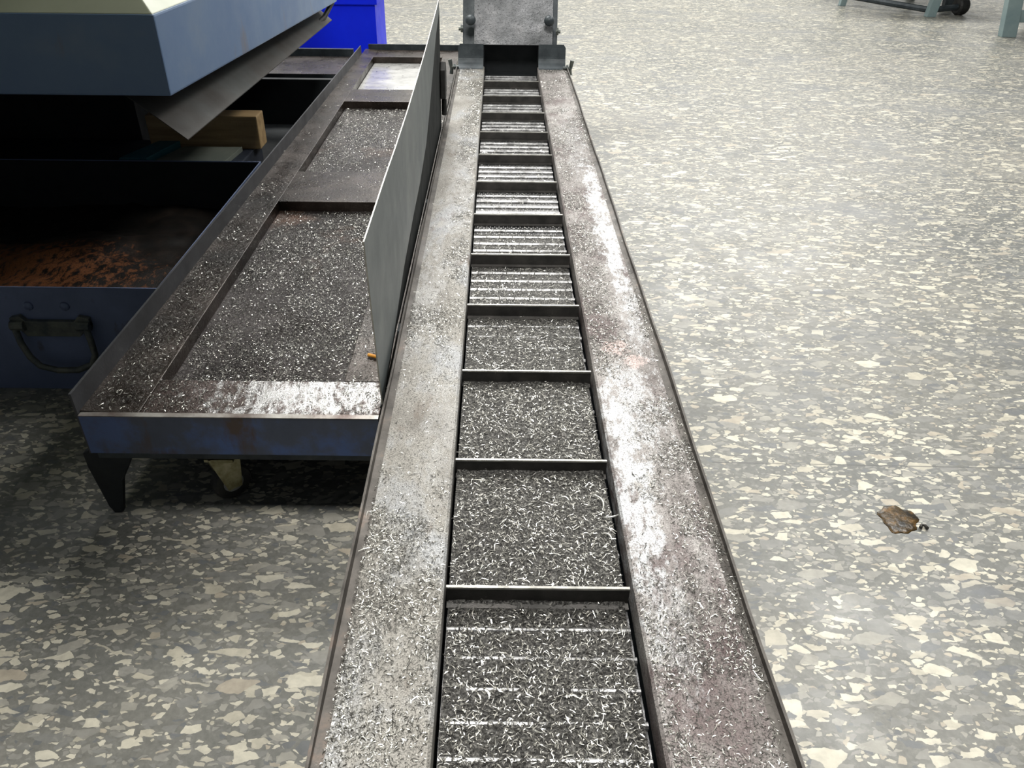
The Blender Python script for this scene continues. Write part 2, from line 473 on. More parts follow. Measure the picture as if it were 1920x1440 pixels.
class MB:
    """collects shapes in world coordinates, then links them as one mesh"""
    def __init__(self):
        self.bm = bmesh.new()
        self.mi = 0

    def faces_of(self, verts, faces):
        vs = [self.bm.verts.new(v) for v in verts]
        for f in faces:
            fc = self.bm.faces.new([vs[i] for i in f])
            fc.material_index = self.mi
        return vs

    def box(self, x0, x1, y0, y1, z0, z1):
        v = [(x0, y0, z0), (x1, y0, z0), (x1, y1, z0), (x0, y1, z0), (x0, y0, z1), (x1, y0, z1), (x1, y1, z1), (x0, y1, z1)]
        self.faces_of(v, [(3, 2, 1, 0), (4, 5, 6, 7), (0, 1, 5, 4), (1, 2, 6, 5), (2, 3, 7, 6), (3, 0, 4, 7)])
        return self

    def hexa(self, bottom, top):
        """eight corners: four bottom and four top, same order, counter-clockwise from above"""
        self.faces_of(list(bottom) + list(top), [(3, 2, 1, 0), (4, 5, 6, 7), (0, 1, 5, 4), (1, 2, 6, 5), (2, 3, 7, 6), (3, 0, 4, 7)])
        return self

    def prism(self, poly, axis, a0, a1):
        """polygon of 2D points extruded along an axis ('x','y','z')"""
        def p3(p, a):
            return {'x': (a, p[0], p[1]), 'y': (p[0], a, p[1]), 'z': (p[0], p[1], a)}[axis]
        n = len(poly)
        vs = [p3(p, a0) for p in poly] + [p3(p, a1) for p in poly]
        fs = [tuple(range(n))[::-1], tuple(range(n, 2 * n))]
        fs += [(i, (i + 1) % n, n + (i + 1) % n, n + i) for i in range(n)]
        self.faces_of(vs, fs)
        return self

    def cyl(self, a, b, r, n=12, r2=None, caps=True):
        a, b = Vector(a), Vector(b)
        r2 = r if r2 is None else r2
        d = (b - a).normalized()
        u = d.orthogonal().normalized()
        w = d.cross(u)
        vs = []
        for c, rr in ((a, r), (b, r2)):
            for i in range(n):
                t = 2 * math.pi * i / n
                vs.append(c + (u * math.cos(t) + w * math.sin(t)) * rr)
        fs = [(i, (i + 1) % n, n + (i + 1) % n, n + i) for i in range(n)]
        if caps:
            fs += [tuple(range(n))[::-1], tuple(range(n, 2 * n))]
        self.faces_of(vs, fs)
        return self

    def tube(self, pts, r, n=8):
        pts = [Vector(p) for p in pts]
        rings = []
        up = Vector((0, 0, 1))
        prev_u = None
        for i, p in enumerate(pts):
            d = (pts[min(i + 1, len(pts) - 1)] - pts[max(i - 1, 0)]).normalized()
            if prev_u is None:
                u = d.orthogonal().normalized()
            else:
                u = (prev_u - d * prev_u.dot(d)).normalized()
            prev_u = u
            w = d.cross(u)
            rr = r[i] if isinstance(r, (list, tuple)) else r
            rings.append([self.bm.verts.new(p + (u * math.cos(2 * math.pi * k / n) + w * math.sin(2 * math.pi * k / n)) * rr) for k in range(n)])
        for a, b in zip(rings, rings[1:]):
            for k in range(n):
                f = self.bm.faces.new([a[k], a[(k + 1) % n], b[(k + 1) % n], b[k]])
                f.material_index = self.mi
        for rg, rev in ((rings[0], True), (rings[-1], False)):
            f = self.bm.faces.new(rg[::-1] if rev else rg)
            f.material_index = self.mi
        return self

    def lathe(self, prof, center, axis, n=24):
        """profile of (radius, height) turned about an axis through center"""
        c = Vector(center)
        d = Vector(axis).normalized()
        u = d.orthogonal().normalized()
        w = d.cross(u)
        rings = []
        for (r, h) in prof:
            rings.append([self.bm.verts.new(c + d * h + (u * math.cos(2 * math.pi * k / n) + w * math.sin(2 * math.pi * k / n)) * max(r, 1e-4)) for k in range(n)])
        for a, b in zip(rings, rings[1:]):
            for k in range(n):
                f = self.bm.faces.new([a[k], a[(k + 1) % n], b[(k + 1) % n], b[k]])
                f.material_index = self.mi
        for rg, rev in ((rings[0], True), (rings[-1], False)):
            f = self.bm.faces.new(rg[::-1] if rev else rg)
            f.material_index = self.mi
        return self

    def build(self, name, mats, parent=None, smooth=False, bevel=0.0, segs=2, angle=0.7):
        bmesh.ops.recalc_face_normals(self.bm, faces=self.bm.faces)
        if bevel:
            ed = [e for e in self.bm.edges if len(e.link_faces) == 2 and e.calc_face_angle(0) > angle]
            bmesh.ops.bevel(self.bm, geom=ed, offset=bevel, segments=segs, profile=0.6, affect='EDGES', clamp_overlap=True)
        me = bpy.data.meshes.new(name)
        off = Vector((0, 0, 0))
        if parent is not None:
            off = Vector(parent.matrix_basis.translation)
            p = parent.parent
            while p is not None:
                off += Vector(p.matrix_basis.translation)
                p = p.parent
        if parent is None and self.bm.verts:
            lo = Vector((min(v.co.x for v in self.bm.verts), min(v.co.y for v in self.bm.verts), min(v.co.z for v in self.bm.verts)))
            hi = Vector((max(v.co.x for v in self.bm.verts), max(v.co.y for v in self.bm.verts), 0))
            off = Vector(((lo.x + hi.x) / 2, (lo.y + hi.y) / 2, lo.z))
        bmesh.ops.translate(self.bm, verts=self.bm.verts, vec=-off)
        self.bm.to_mesh(me)
        self.bm.free()
        if smooth:
            me.shade_smooth()
        o = link(name, me, mats, parent)
        if parent is None:
            o.location = off
        return o


# ------------------------------------------------------------------ numpy noise for scatter masks
_perm = rng.random((256, 256))


def vnoise(x, y):
    xi, yi = np.floor(x).astype(int), np.floor(y).astype(int)
    fx, fy = x - xi, y - yi
    fx, fy = fx * fx * (3 - 2 * fx), fy * fy * (3 - 2 * fy)
    g = lambda a, b: _perm[a & 255, b & 255]
    return (g(xi, yi) * (1 - fx) + g(xi + 1, yi) * fx) * (1 - fy) + (g(xi, yi + 1) * (1 - fx) + g(xi + 1, yi + 1) * fx) * fy


def fbm(x, y, sc, octv=4):
    s, a, tot = 0, 1.0, 0
    for i in range(octv):
        s = s + a * vnoise(x * sc * 2 ** i + 17.3 * i, y * sc * 2 ** i + 5.1 * i)
        tot += a
        a *= 0.55
    return s / tot


def sstep(a, b, x):
    t = np.clip((x - a) / (b - a), 0, 1)
    return t * t * (3 - 2 * t)


def scatter(name, label, cat, n, rect, dens, zfun, length=0.006, width=0.0010, weights=(0.5, 0.33, 0.17), curl=0.14):
    """a layer of loose bent metal slivers lying on a surface, as one mesh"""
    x0, x1, y0, y1 = rect
    # denser sampling close to the camera end
    u = rng.random(n)
    y = y0 + (y1 - y0) * u
    x = x0 + (x1 - x0) * rng.random(n)
    keep = rng.random(n) < np.clip(dens(x, y), 0, 1)
    x, y = x[keep], y[keep]
    k = len(x)
    L = length * np.exp(rng.normal(0, 0.45, k))
    wd = width * np.exp(rng.normal(0, 0.3, k))
    a = rng.random(k) * 2 * np.pi
    z = zfun(x, y)
    tilt = rng.normal(0, 0.28, k)
    dx, dy = np.cos(a), np.sin(a)
    px, py = -dy, dx
    bend = rng.normal(0, curl, k) * L
    h = np.abs(rng.normal(0, 0.18, k)) * L
    roll = rng.normal(0, 0.7, k)
    V = np.zeros((k, 6, 3))
    for j, s in enumerate((-1, 0, 1)):
        cx = x + dx * s * L / 2 + px * bend * (1 - abs(s))
        cy = y + dy * s * L / 2 + py * bend * (1 - abs(s))
        cz = z + 0.0006 + np.maximum(0, tilt * s) * L * 0.5 + h * (1 - abs(s))
        ww = wd * (1.0 if s == 0 else 0.55)
        for q, sg in enumerate((-1, 1)):
            V[:, j * 2 + q, 0] = cx + px * sg * ww * np.cos(roll)
            V[:, j * 2 + q, 1] = cy + py * sg * ww * np.cos(roll)
            V[:, j * 2 + q, 2] = cz + np.maximum(0, sg * np.sin(roll)) * ww
    base = np.arange(k) * 6
    F = np.zeros((k, 2, 4), dtype=np.int32)
    F[:, 0] = np.stack([base, base + 2, base + 3, base + 1], 1)
    F[:, 1] = np.stack([base + 2, base + 4, base + 5, base + 3], 1)
    me = bpy.data.meshes.new(name)
    me.vertices.add(k * 6)
    me.vertices.foreach_set('co', V.reshape(-1).astype(np.float32))
    me.loops.add(k * 8)
    me.loops.foreach_set('vertex_index', F.reshape(-1))
    me.polygons.add(k * 2)
    me.polygons.foreach_set('loop_start', np.arange(k * 2, dtype=np.int32) * 4)
    me.polygons.foreach_set('loop_total', np.full(k * 2, 4, dtype=np.int32))
    mi = rng.choice(3, k, p=weights).astype(np.int32)
    me.polygons.foreach_set('material_index', np.repeat(mi, 2))
    me.update()
    me.validate()
    o = link(name, me, [M['s_dark'], M['s_mid'], M['s_bright']])
    tag(o, label, cat, None, 'stuff')
    return o


# ================================================================== SETTING
f = MB()
f.box(-14, 14, -6, 22, -0.2, 0.0)
floor = f.build('floor', M['floor'])
tag(floor, 'grey terrazzo workshop floor with cream stone chips', 'floor', None, 'structure')

# ================================================================== CHIP CONVEYOR
XL, XIL, XIR, XR = -0.237, -0.079, 0.231, 0.403      # outer left, belt left, belt right, outer right
ZF, ZB = 0.38, 0.335                                  # flange top, belt plate
YN, YF = -0.45, 4.76
PITCH_C = 0.325
PL = PITCH_C / 6

conv = empty('chip_conveyor', ((XL + XR) / 2, 2.2, 0), 'long steel chip conveyor with a cleated hinge belt between two oily side flanges', 'conveyor')

b = MB()
b.box(XL + 0.012, XIL - 0.004, YN, YF, 0.06, ZF - 0.004)
b.box(XIR + 0.004, XR - 0.012, YN, YF, 0.06, ZF - 0.004)
b.box(XIL - 0.004, XIR + 0.004, YN, YF, 0.06, 0.12)
for y in (0.2, 2.2, 4.3):
    b.box(XL + 0.03, XL + 0.09, y, y + 0.08, 0.0, 0.06)
    b.box(XR - 0.09, XR - 0.03, y, y + 0.08, 0.0, 0.06)
b.build('trough', M['dark_steel'], conv)


def flange(x_out, x_in, mat, label):
    s = 1 if x_out < x_in else -1
    q = MB()
    # flat sheet with a slightly wavy surface, rounded drop at the inner edge, thin upright rim at the outer edge
    ny = 70
    ys = [YN + (YF - YN) * i / ny for i in range(ny + 1)]
    prof = [(x_out, -0.10), (x_out, 0.014), (x_out + s * 0.003, 0.014), (x_out + s * 0.004, 0.002), (x_out + s * 0.02, 0.0),
            ((x_out + x_in) / 2, 0.0), (x_in - s * 0.004, 0.0), (x_in, -0.003), (x_in, -0.052)]
    rows = []
    for y in ys:
        wob = 0.0012 * math.sin(y * 5.1) + 0.0008 * math.sin(y * 13 + 1)
        rows.append([q.bm.verts.new((px + (wob if i < 3 else 0), y, ZF + pz + (wob if 2 < i < 6 else 0))) for i, (px, pz) in enumerate(prof)])
    for a, c in zip(rows, rows[1:]):
        for i in range(len(prof) - 1):
            fc = q.bm.faces.new([a[i], a[i + 1], c[i + 1], c[i]])
            fc.material_index = 1 if i < 4 else 0
    o = q.build('side_flange', [mat, M['rim']], conv)
    md = o.modifiers.new('thick', 'SOLIDIFY')
    md.thickness = 0.002
    md.offset = 0
    o['label'] = label
    return o


flange(XL, XIL, M['flange_left'], 'left grey brown flange with swarf along its inner edge')
flange(XR, XIR, M['flange_right'], 'right flange with rubbed patches, painted glare streaks and brown grime')

# hinge belt: plates with hinge knuckles
q = MB()
k = 0
y = 0.855 - 4 * PITCH_C
links_y = []
while y < YF - 0.05:
    q.mi = 0
    # plate, gently crowned
    xa, xb = XIL + 0.006, XIR - 0.008
    y0, y1 = y, y + PL
    q.faces_of([(xa, y0, ZB - 0.003), (xb, y0, ZB - 0.003), (xb, y0 + PL * 0.5, ZB), (xa, y0 + PL * 0.5, ZB), (xb, y1, ZB - 0.003), (xa, y1, ZB - 0.003)],
               [(0, 1, 2, 3), (3, 2, 4, 5)])
    q.mi = 1
    nseg = 7
    wseg = (xb - xa) / nseg
    ph = 0.0 if k % 2 == 0 else 0.5
    xs = [xa]
    for j in range(nseg + 1):
        xx = xa + (j + ph) * wseg
        if xa < xx < xb:
            xs.append(xx)
    xs.append(xb)
    for x0, x1 in zip(xs, xs[1:]):
        q.cyl((x0 + 0.0012, y0, ZB), (x1 - 0.0012, y0, ZB), 0.0062, 10)
    if y0 > 0.4:                                  # rows of pressed dimples on every plate
        for fr_, sh in ((0.30, 0.0), (0.52, 0.5), (0.74, 0.0)):
            zz_ = ZB - 0.003 + 0.006 * min(fr_, 1 - fr_)
            for j in range(20):
                cx_, cy_ = xa + 0.010 + (j + sh) * 0.0145, y0 + PL * fr_
                if cx_ < xb - 0.004:
                    pts_ = [(cx_ + 0.0038 * math.cos(a_), cy_ + 0.0038 * math.sin(a_), zz_ - 0.0003) for a_ in [math.pi * w_ / 3 for w_ in range(6)]]
                    q.faces_of(pts_ + [(cx_, cy_, zz_ + 0.0022)], [(w_, (w_ + 1) % 6, 6) for w_ in range(6)])
    links_y.append(y0)
    y += PL
    k += 1
# the belt climbs into the incline at the far end
belt = q.build('hinge_belt', [M['belt'], M['knuckle']], conv)

# cleats (pushers) across the belt
cl_me = None
cleat_first = None
for kk in range(-3, 12):
    yc = 0.855 + PITCH_C * kk
    if cl_me is None:
        q = MB()
        xa, xb = XIL + 0.004, XIR - 0.006
        q.mi = 0
        q.prism([(yc - 0.0, ZB + 0.002), (yc + 0.007, ZB + 0.002), (yc + 0.004, ZF - 0.008), (yc, ZF - 0.008)], 'x', xa, xb)
        q.prism([(yc - 0.012, ZB + 0.002), (yc, ZB + 0.002), (yc, ZB + 0.006), (yc - 0.012, ZB + 0.004)], 'x', xa, xb)
        q.mi = 1
        q.prism([(yc - 0.0005, ZF - 0.009), (yc + 0.0045, ZF - 0.009), (yc + 0.0045, ZF - 0.005), (yc - 0.0005, ZF - 0.005)], 'x', xa, xb)
        c = q.build('cleat', [M['cleat'], M['cleat_edge']], conv)
        cl_me = c
        y_first = yc
    else:
        c = cl_me.copy()
        COL.objects.link(c)
        c.parent = conv
        c.location = (0, yc - y_first, 0)

# far end: flanges turn up, belt goes under a cover into the incline
for (x0, x1, outer) in ((XL + 0.006, XIL - 0.006, -1), (XIR + 0.004, XR - 0.012, 1)):
    q = MB()
    n = 8
    prof = []
    for i in range(n + 1):                       # curved transition from flat to upright
        ang = math.radians(80) * i / n
        prof.append((YF - 0.07 + 0.07 * math.sin(ang), ZF + 0.001 + 0.07 * (1 - math.cos(ang))))
    prof.append((prof[-1][0] + 0.010, prof[-1][1] + 0.045))
    prof.append((prof[-1][0] + 0.003, prof[-1][1] + 0.018))
    xo, xn = (x0, x1) if outer < 0 else (x1, x0)
    fr, bk = [], []
    for i, (yy, zz) in enumerate(prof):
        cut = 0.012 if i == len(prof) - 1 else 0.0          # rounded outer corner
        fr.append((q.bm.verts.new((xo - outer * cut, yy, zz)), q.bm.verts.new((xn, yy, zz))))
        bk.append((q.bm.verts.new((xo - outer * cut, yy + 0.006, zz - 0.0008)), q.bm.verts.new((xn, yy + 0.006, zz - 0.0008))))
    for a, c in zip(fr, fr[1:]):
        q.bm.faces.new([a[0], a[1], c[1], c[0]])
    for a, c in zip(bk, bk[1:]):
        q.bm.faces.new([c[0], c[1], a[1], a[0]])
    for k_ in (0, 1):
        for i in range(len(fr) - 1):
            q.bm.faces.new([fr[i][k_], fr[i + 1][k_], bk[i + 1][k_], bk[i][k_]])
    q.bm.faces.new([fr[0][0], fr[0][1], bk[0][1], bk[0][0]])
    q.bm.faces.new([fr[-1][0], fr[-1][1], bk[-1][1], bk[-1][0]])
    q.build('turned_up_end', M['dark_steel'], conv)

INC = math.radians(66)
ci, si = math.cos(INC), math.sin(INC)
Y0, Z0 = YF - 0.02, 0.30
# side channels of the incline
for (x0, x1) in ((-0.205, -0.128), (0.292, 0.342)):
    q = MB()
    ln = 1.5
    dep = 0.16
    pts = [(Y0 + 0.04, Z0 + 0.12), (Y0 + 0.04 + ci * ln, Z0 + 0.12 + si * ln),
           (Y0 + 0.04 + ci * ln + si * dep, Z0 + 0.12 + si * ln - ci * dep), (Y0 + 0.04 + si * dep + 0.05, Z0 - ci * dep)]
    q.prism(pts, 'x', x0, x1)
    ch = q.build('side_channel', M['dark_steel'], conv, bevel=0.003)
# cover plate with a bent lower lip
q = MB()
lip = [(4.772, 0.498), (4.80, 0.565), (4.80 + ci * 1.35, 0.565 + si * 1.35)]
th = 0.006
q.prism(lip + [(p[0] + th, p[1] - 0.002) for p in lip][::-1], 'x', -0.138, 0.312)
q.build('cover_plate', M['cover'], conv)
# throat behind the opening, black plates standing in for its inner shade
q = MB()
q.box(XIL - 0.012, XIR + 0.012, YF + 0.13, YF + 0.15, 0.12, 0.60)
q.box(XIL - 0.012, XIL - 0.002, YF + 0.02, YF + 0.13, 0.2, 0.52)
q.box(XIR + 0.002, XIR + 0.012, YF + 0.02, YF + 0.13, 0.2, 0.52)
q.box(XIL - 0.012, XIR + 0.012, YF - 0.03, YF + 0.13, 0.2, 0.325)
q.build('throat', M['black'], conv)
# incline support and discharge head high above the frame
q = MB()
q.box(-0.205, -0.155, 5.40, 5.46, 0.0, 1.28)
q.box(0.292, 0.342, 5.40, 5.46, 0.0, 1.28)
q.box(-0.155, 0.292, 5.41, 5.45, 0.5, 0.56)
q.build('support_frame', M['dark_steel'], conv, bevel=0.002)
# clamp knobs and bolts at the joint
for x in (-0.158, 0.288):
    q = MB()
    q.lathe([(0.0, 0), (0.028, 0.0), (0.03, 0.008), (0.024, 0.02), (0.012, 0.028), (0.0, 0.03)], (x, 4.775, 0.625), (0, -1, 0.4), 14)
    q.cyl((x, 4.80, 0.615), (x, 4.765, 0.625), 0.012, 10)
    q.build('clamp_knob', M['dark_steel'], conv, smooth=True)
for (x, z) in ((-0.222, 0.575), (0.352, 0.565)):
    q = MB()
    s = -1 if x < 0 else 1
    q.cyl((x - s * 0.02, 4.81, z), (x + s * 0.006, 4.81, z), 0.010, 8)
    q.cyl((x - s * 0.018, 4.81, z), (x - s * 0.006, 4.81, z), 0.022, 6)
    q.build('hex_bolt', M['handle'], conv)
for x in (XL - 0.028, XR + 0.012):
    s = -1 if x < 0 else 1
    q = MB()
    q.cyl((x - s * 0.04, 4.70, 0.39), (x + s * 0.004, 4.70, 0.39), 0.009, 8)
    q.cyl((x, 4.70, 0.372), (x + s * 0.012, 4.70, 0.43), 0.009, 8, 0.012)
    q.cyl((x, 4.70, 0.39), (x + s * 0.004, 4.70, 0.352), 0.009, 8, 0.011)
    q.cyl((x - s * 0.02, 4.70, 0.39), (x - s * 0.01, 4.70, 0.39), 0.017, 6)
    q.build('wing_nut', M['handle'], conv)

# ================================================================== SPLASH GUARD PLATE
sg = empty('splash_guard', (-0.25, 2.4, 0.2), 'tall grey sheet metal guard standing on edge along the left side of the conveyor', 'guard plate')
top = [(1.36, 0.757), (1.57, 0.767), (2.07, 0.775), (2.57, 0.803), (3.10, 0.84), (3.56, 0.886)]
fold = [(1.40, 0.35), (1.694, 0.401), (1.911, 0.445), (2.209, 0.478), (2.442, 0.495), (2.722, 0.54), (2.904, 0.607), (3.335, 0.790), (3.56, 0.85)]
top = [(1.36 if k_ == 0 else f_[0], float(np.interp(1.36 if k_ == 0 else f_[0], [p[0] for p in top], [p[1] for p in top]))) for k_, f_ in enumerate(fold)]
q = MB()
n = len(top)
xf = -0.250
rows = []
for i in range(n):
    (yt, zt), (yf_, zf_) = top[i], fold[i]
    rows.append([(xf, yt, zt), (xf + 0.001, yf_, zf_), (xf - 0.004, yf_, min(zf_ - 0.01, 0.36))])
vs = []
for sgn in (0, 0.003):
    for r in rows:
        for (x, yy, zz) in r:
            vs.append(q.bm.verts.new((x - sgn, yy, zz)))
m3 = 3 * n
for i in range(n - 1):
    for j in range(2):
        a = [3 * i + j, 3 * i + j + 1, 3 * (i + 1) + j + 1, 3 * (i + 1) + j]
        fc = q.bm.faces.new([vs[p] for p in a])
        fc.material_index = 0 if j == 0 else 1
        fc = q.bm.faces.new([vs[p + m3] for p in a[::-1]])
        fc.material_index = 0
    fc = q.bm.faces.new([vs[3 * i], vs[3 * (i + 1)], vs[3 * (i + 1) + m3], vs[3 * i + m3]])
    fc.material_index = 2
    fc = q.bm.faces.new([vs[3 * i + 2], vs[3 * (i + 1) + 2], vs[3 * (i + 1) + 2 + m3], vs[3 * i + 2 + m3]])
for i in (0, n - 1):
    for j in range(2):
        fc = q.bm.faces.new([vs[3 * i + j], vs[3 * i + j + 1], vs[3 * i + j + 1 + m3], vs[3 * i + j + m3]])
        fc.material_index = 2 if j == 0 else 1
q.build('guard_sheet', [M['plate'], M['guard_shade'], M['plate_edge']], sg)
q = MB()
q.prism([(3.50, 0.50), (3.56, 0.49), (3.60, 0.52), (3.60, 0.60), (3.575, 0.64), (3.53, 0.65), (3.50, 0.62)], 'x', -0.249, -0.228)
q.cyl((-0.238, 3.55, 0.49), (-0.238, 3.55, 0.42), 0.012, 8)
q.build('latch', M['rubber'], sg, bevel=0.004)
for yy in (1.7, 2.6, 3.4):
    q = MB()
    q.box(-0.2495, -0.2405, yy, yy + 0.04, 0.2, 0.365)
    q.build('mounting_strap', M['dark_steel'], sg)

# ================================================================== CHIP TRAY ON CASTERS
ZT = 0.31
tray = empty('chip_tray', (-0.6, 3.4, 0), 'long oily chip tray with three recessed panels on casters beside the conveyor', 'tray')
XTR = -0.262
q = MB()


def wall_x(y):
    return -0.944 + (y - 1.4) * 0.0105


q.hexa([(wall_x(1.4), 1.41, 0.262), (-0.81, 1.41, 0.262), (-0.815, 5.6, 0.262), (wall_x(5.6), 5.6, 0.262)],
       [(wall_x(1.4), 1.41, ZT + 0.006), (-0.81, 1.41, ZT), (-0.815, 5.6, ZT), (wall_x(5.6), 5.6, ZT + 0.006)])
q.box(-0.365, XTR, 1.5505, 5.6, 0.262, ZT)
q.box(-0.813, -0.365, 2.75, 3.088, 0.262, ZT - 0.0005)
q.box(-0.814, -0.365, 4.22, 4.488, 0.262, ZT - 0.0005)
q.box(-0.815, -0.365, 5.37, 5.6, 0.262, ZT - 0.0005)
q.build('deck_frame', M['deck'], tray, bevel=0.002)
q = MB()
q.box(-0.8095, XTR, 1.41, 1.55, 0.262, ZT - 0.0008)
q.build('front_ledge', M['glare_deck'], tray, bevel=0.002)
for (y0, y1, mat) in ((1.55, 2.75, 'pan'), (3.088, 4.22, 'pan'), (4.488, 5.37, 'glare_pan')):
    q = MB()
    # panel with a low rippled surface and a shallow dish
    nx, ny = 26, 60
    rows = []
    for j in range(ny + 1):
        row = []
        for i in range(nx + 1):
            x = -0.811 + (0.445) * i / nx
            yy = y0 + 0.001 + (y1 - y0 - 0.002) * j / ny
            z = 0.272 + 0.003 * (fbm(np.array([x]), np.array([yy]), 9)[0] - 0.5) * 2
            for (cx, cy, rx, ry, hh) in ((-0.561, 1.944, 0.12, 0.10, 0.016), (-0.55, 1.69, 0.14, 0.09, 0.014)):
                d2 = ((x - cx) / rx) ** 2 + ((yy - cy) / ry) ** 2
                z += hh * math.exp(-d2 * 1.6)
            row.append(q.bm.verts.new((x, yy, z)))
        rows.append(row)
    for a, c in zip(rows, rows[1:]):
        for i in range(nx):
            q.bm.faces.new([a[i], a[i + 1], c[i + 1], c[i]])
    q.build('recessed_panel', M[mat], tray, smooth=True)
q = MB()
q.box(-0.83, -0.36, 1.42, 5.59, 0.255, 0.2615)
q.build('underside', M['black'], tray)
# left side wall
q = MB()
for (ya, yb) in ((1.4, 2.6), (2.6, 3.9), (3.9, 5.42)):
    za = 0.368 if ya < 5 else 0.36
    q.hexa([(wall_x(ya) - 0.003, ya, 0.20), (wall_x(ya) + 0.003, ya, 0.20), (wall_x(yb) + 0.003, yb, 0.20), (wall_x(yb) - 0.003, yb, 0.20)],
           [(wall_x(ya) - 0.004, ya, za), (wall_x(ya) + 0.002, ya, za), (wall_x(yb) + 0.002, yb, 0.368), (wall_x(yb) - 0.004, yb, 0.368)])
q.build('side_wall', M['tray_wall'], tray)
q = MB()
q.mi = 0
q.box(-0.94, XTR, 1.395, 1.409, 0.205, ZT + 0.001)
q.mi = 1
q.box(-0.94, XTR, 1.3945, 1.4095, ZT + 0.001, ZT + 0.003)
q.mi = 2
q.box(-0.93, XTR, 1.402, 1.43, 0.185, 0.2045)
fp = q.build('front_panel', [M['tray_paint'], M['tray_lip'], M['dark_steel']], tray)
q = MB()
q.box(-0.88, XTR, 5.6, 5.612, 0.20, 0.345)
q.build('rear_panel', M['dark_steel'], tray)
q = MB()
q.prism([(-0.946, 0.204), (-0.845, 0.204), (-0.900, 0.105), (-0.925, 0.004), (-0.930, 0.0), (-0.946, 0.0), (-0.955, 0.02), (-0.972, 0.15), (-0.972, 0.19)], 'y', 1.411, 1.43)
q.build('corner_leg', M['black'], tray, bevel=0.003)


def caster(x, y, rot):
    """swivel caster with a wheel under the tray"""
    q = MB()
    c, s = math.cos(rot), math.sin(rot)
    ax = Vector((c, s, 0))
    hub = Vector((x, y, 0.05))
    for sg_ in (-1, 1):
        o = ax * (sg_ * 0.021)
        fwd = Vector((-s, c, 0))
        p = [hub + o + fwd * 0.018 - Vector((0, 0, 0.014)), hub + o - fwd * 0.018 - Vector((0, 0, 0.014)),
             hub + o - fwd * 0.05 + Vector((0, 0, 0.10)), hub + o + fwd * 0.03 + Vector((0, 0, 0.10))]
        t = ax * 0.002
        q.hexa([v - t for v in p], [v + t for v in p])
    q.hexa([(x - 0.035, y - 0.045, 0.142), (x + 0.035, y - 0.045, 0.142), (x + 0.035, y + 0.045, 0.142), (x - 0.035, y + 0.045, 0.142)],
           [(x - 0.035, y - 0.045, 0.150), (x + 0.035, y - 0.045, 0.150), (x + 0.035, y + 0.045, 0.150), (x - 0.035, y + 0.045, 0.150)])
    q.cyl((x, y, 0.150), (x, y, 0.255), 0.022, 14)
    fk = q.build('caster', M['caster_fork'], tray)
    w = MB()
    w.lathe([(0.0, -0.016), (0.020, -0.018), (0.037, -0.014)], hub, ax, 24)
    w.lathe([(0.037, 0.014), (0.020, 0.018), (0.0, 0.016)], hub, ax, 24)
    w.mi = 1
    w.lathe([(0.036, -0.0165), (0.046, -0.0165), (0.05, -0.010), (0.05, 0.010), (0.046, 0.0165), (0.036, 0.0165)], hub, ax, 28)
    w.build('caster_wheel', [M['caster_tread'], M['rubber']], fk, smooth=False)


caster(-0.668, 1.485, -0.85)
caster(-0.42, 5.35, 0.2)
caster(-0.82, 5.35, -0.3)

# ================================================================== MACHINE
mac = empty('machine_tool', (-2.0, 3.7, 0), 'large machine tool with blue grey skirt band and cream body above the tray', 'machine')


def mx(y):
    return -1.0 + (y - 2.44) * 0.030


YM0, YM1 = 2.44, 4.88
q = MB()
q.hexa([(-3.1, YM0, 0.757), (mx(YM0), YM0, 0.757), (mx(YM1), YM1, 0.70), (-3.1, YM1, 0.70)],
       [(-3.1, YM0, 0.985), (mx(YM0), YM0, 0.985), (mx(YM1), YM1, 0.985), (-3.1, YM1, 0.985)])
q.build('skirt_band', M['machine_blue'], mac, bevel=0.006)
q = MB()
xi, yi = mx(YM0) - 0.004, YM0 + 0.004
xj = mx(YM1) - 0.004
q.hexa([(-3.1, yi, 0.985), (xi, yi, 0.985), (xj, YM1, 0.985), (-3.1, YM1, 0.985)],
       [(-3.1, yi + 0.14, 1.13), (xi - 0.14, yi + 0.14, 1.13), (xj - 0.14, YM1, 1.13), (-3.1, YM1, 1.13)])
q.hexa([(-3.1, yi + 0.14, 1.13), (xi - 0.14, yi + 0.14, 1.13), (xj - 0.14, YM1, 1.13), (-3.1, YM1, 1.13)],
       [(-3.1, yi + 0.14, 2.6), (xi - 0.14, yi + 0.14, 2.6), (xj - 0.14, YM1, 2.6), (-3.1, YM1, 2.6)])
q.build('cream_body', M['machine_cream'], mac, bevel=0.004)
q = MB()
q.prism([(0.86, 1.60), (0.96, 1.50), (2.574, 1.50), (2.574, 2.6), (0.86, 2.6)], 'x', -3.1, -0.53)
q.build('added_shade_hood', M['machine_cream'], mac, bevel=0.01)  # unseen overhang added to shade the floor beside the bin
q = MB()
# sloping chip deflector sheet under the skirt, falling towards the tray
A0, B0 = (-1.135, 2.50, 0.72), (-1.0, 2.50, 0.609)
A1, B1 = (-1.09, 4.87, 0.71), (-0.965, 4.87, 0.605)
t = 0.003
q.hexa([(A0[0], A0[1], A0[2] - t), (B0[0], B0[1], B0[2] - t), (B1[0], B1[1], B1[2] - t), (A1[0], A1[1], A1[2] - t)], [A0, B0, B1, A1])
q.hexa([(A0[0] - 0.05, A0[1], A0[2] + 0.035), (A0[0], A0[1], A0[2] - t), (A1[0], A1[1], A1[2] - t), (A1[0] - 0.05, A1[1], 0.70)],
       [(A0[0] - 0.05, A0[1], A0[2] + 0.036), A0, A1, (A1[0] - 0.05, A1[1], 0.71)])
q.build('deflector_sheet', M['deflector'], mac)
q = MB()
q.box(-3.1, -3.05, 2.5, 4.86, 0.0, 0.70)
q.box(-3.05, -1.42, 4.82, 4.86, 0.285, 0.70)
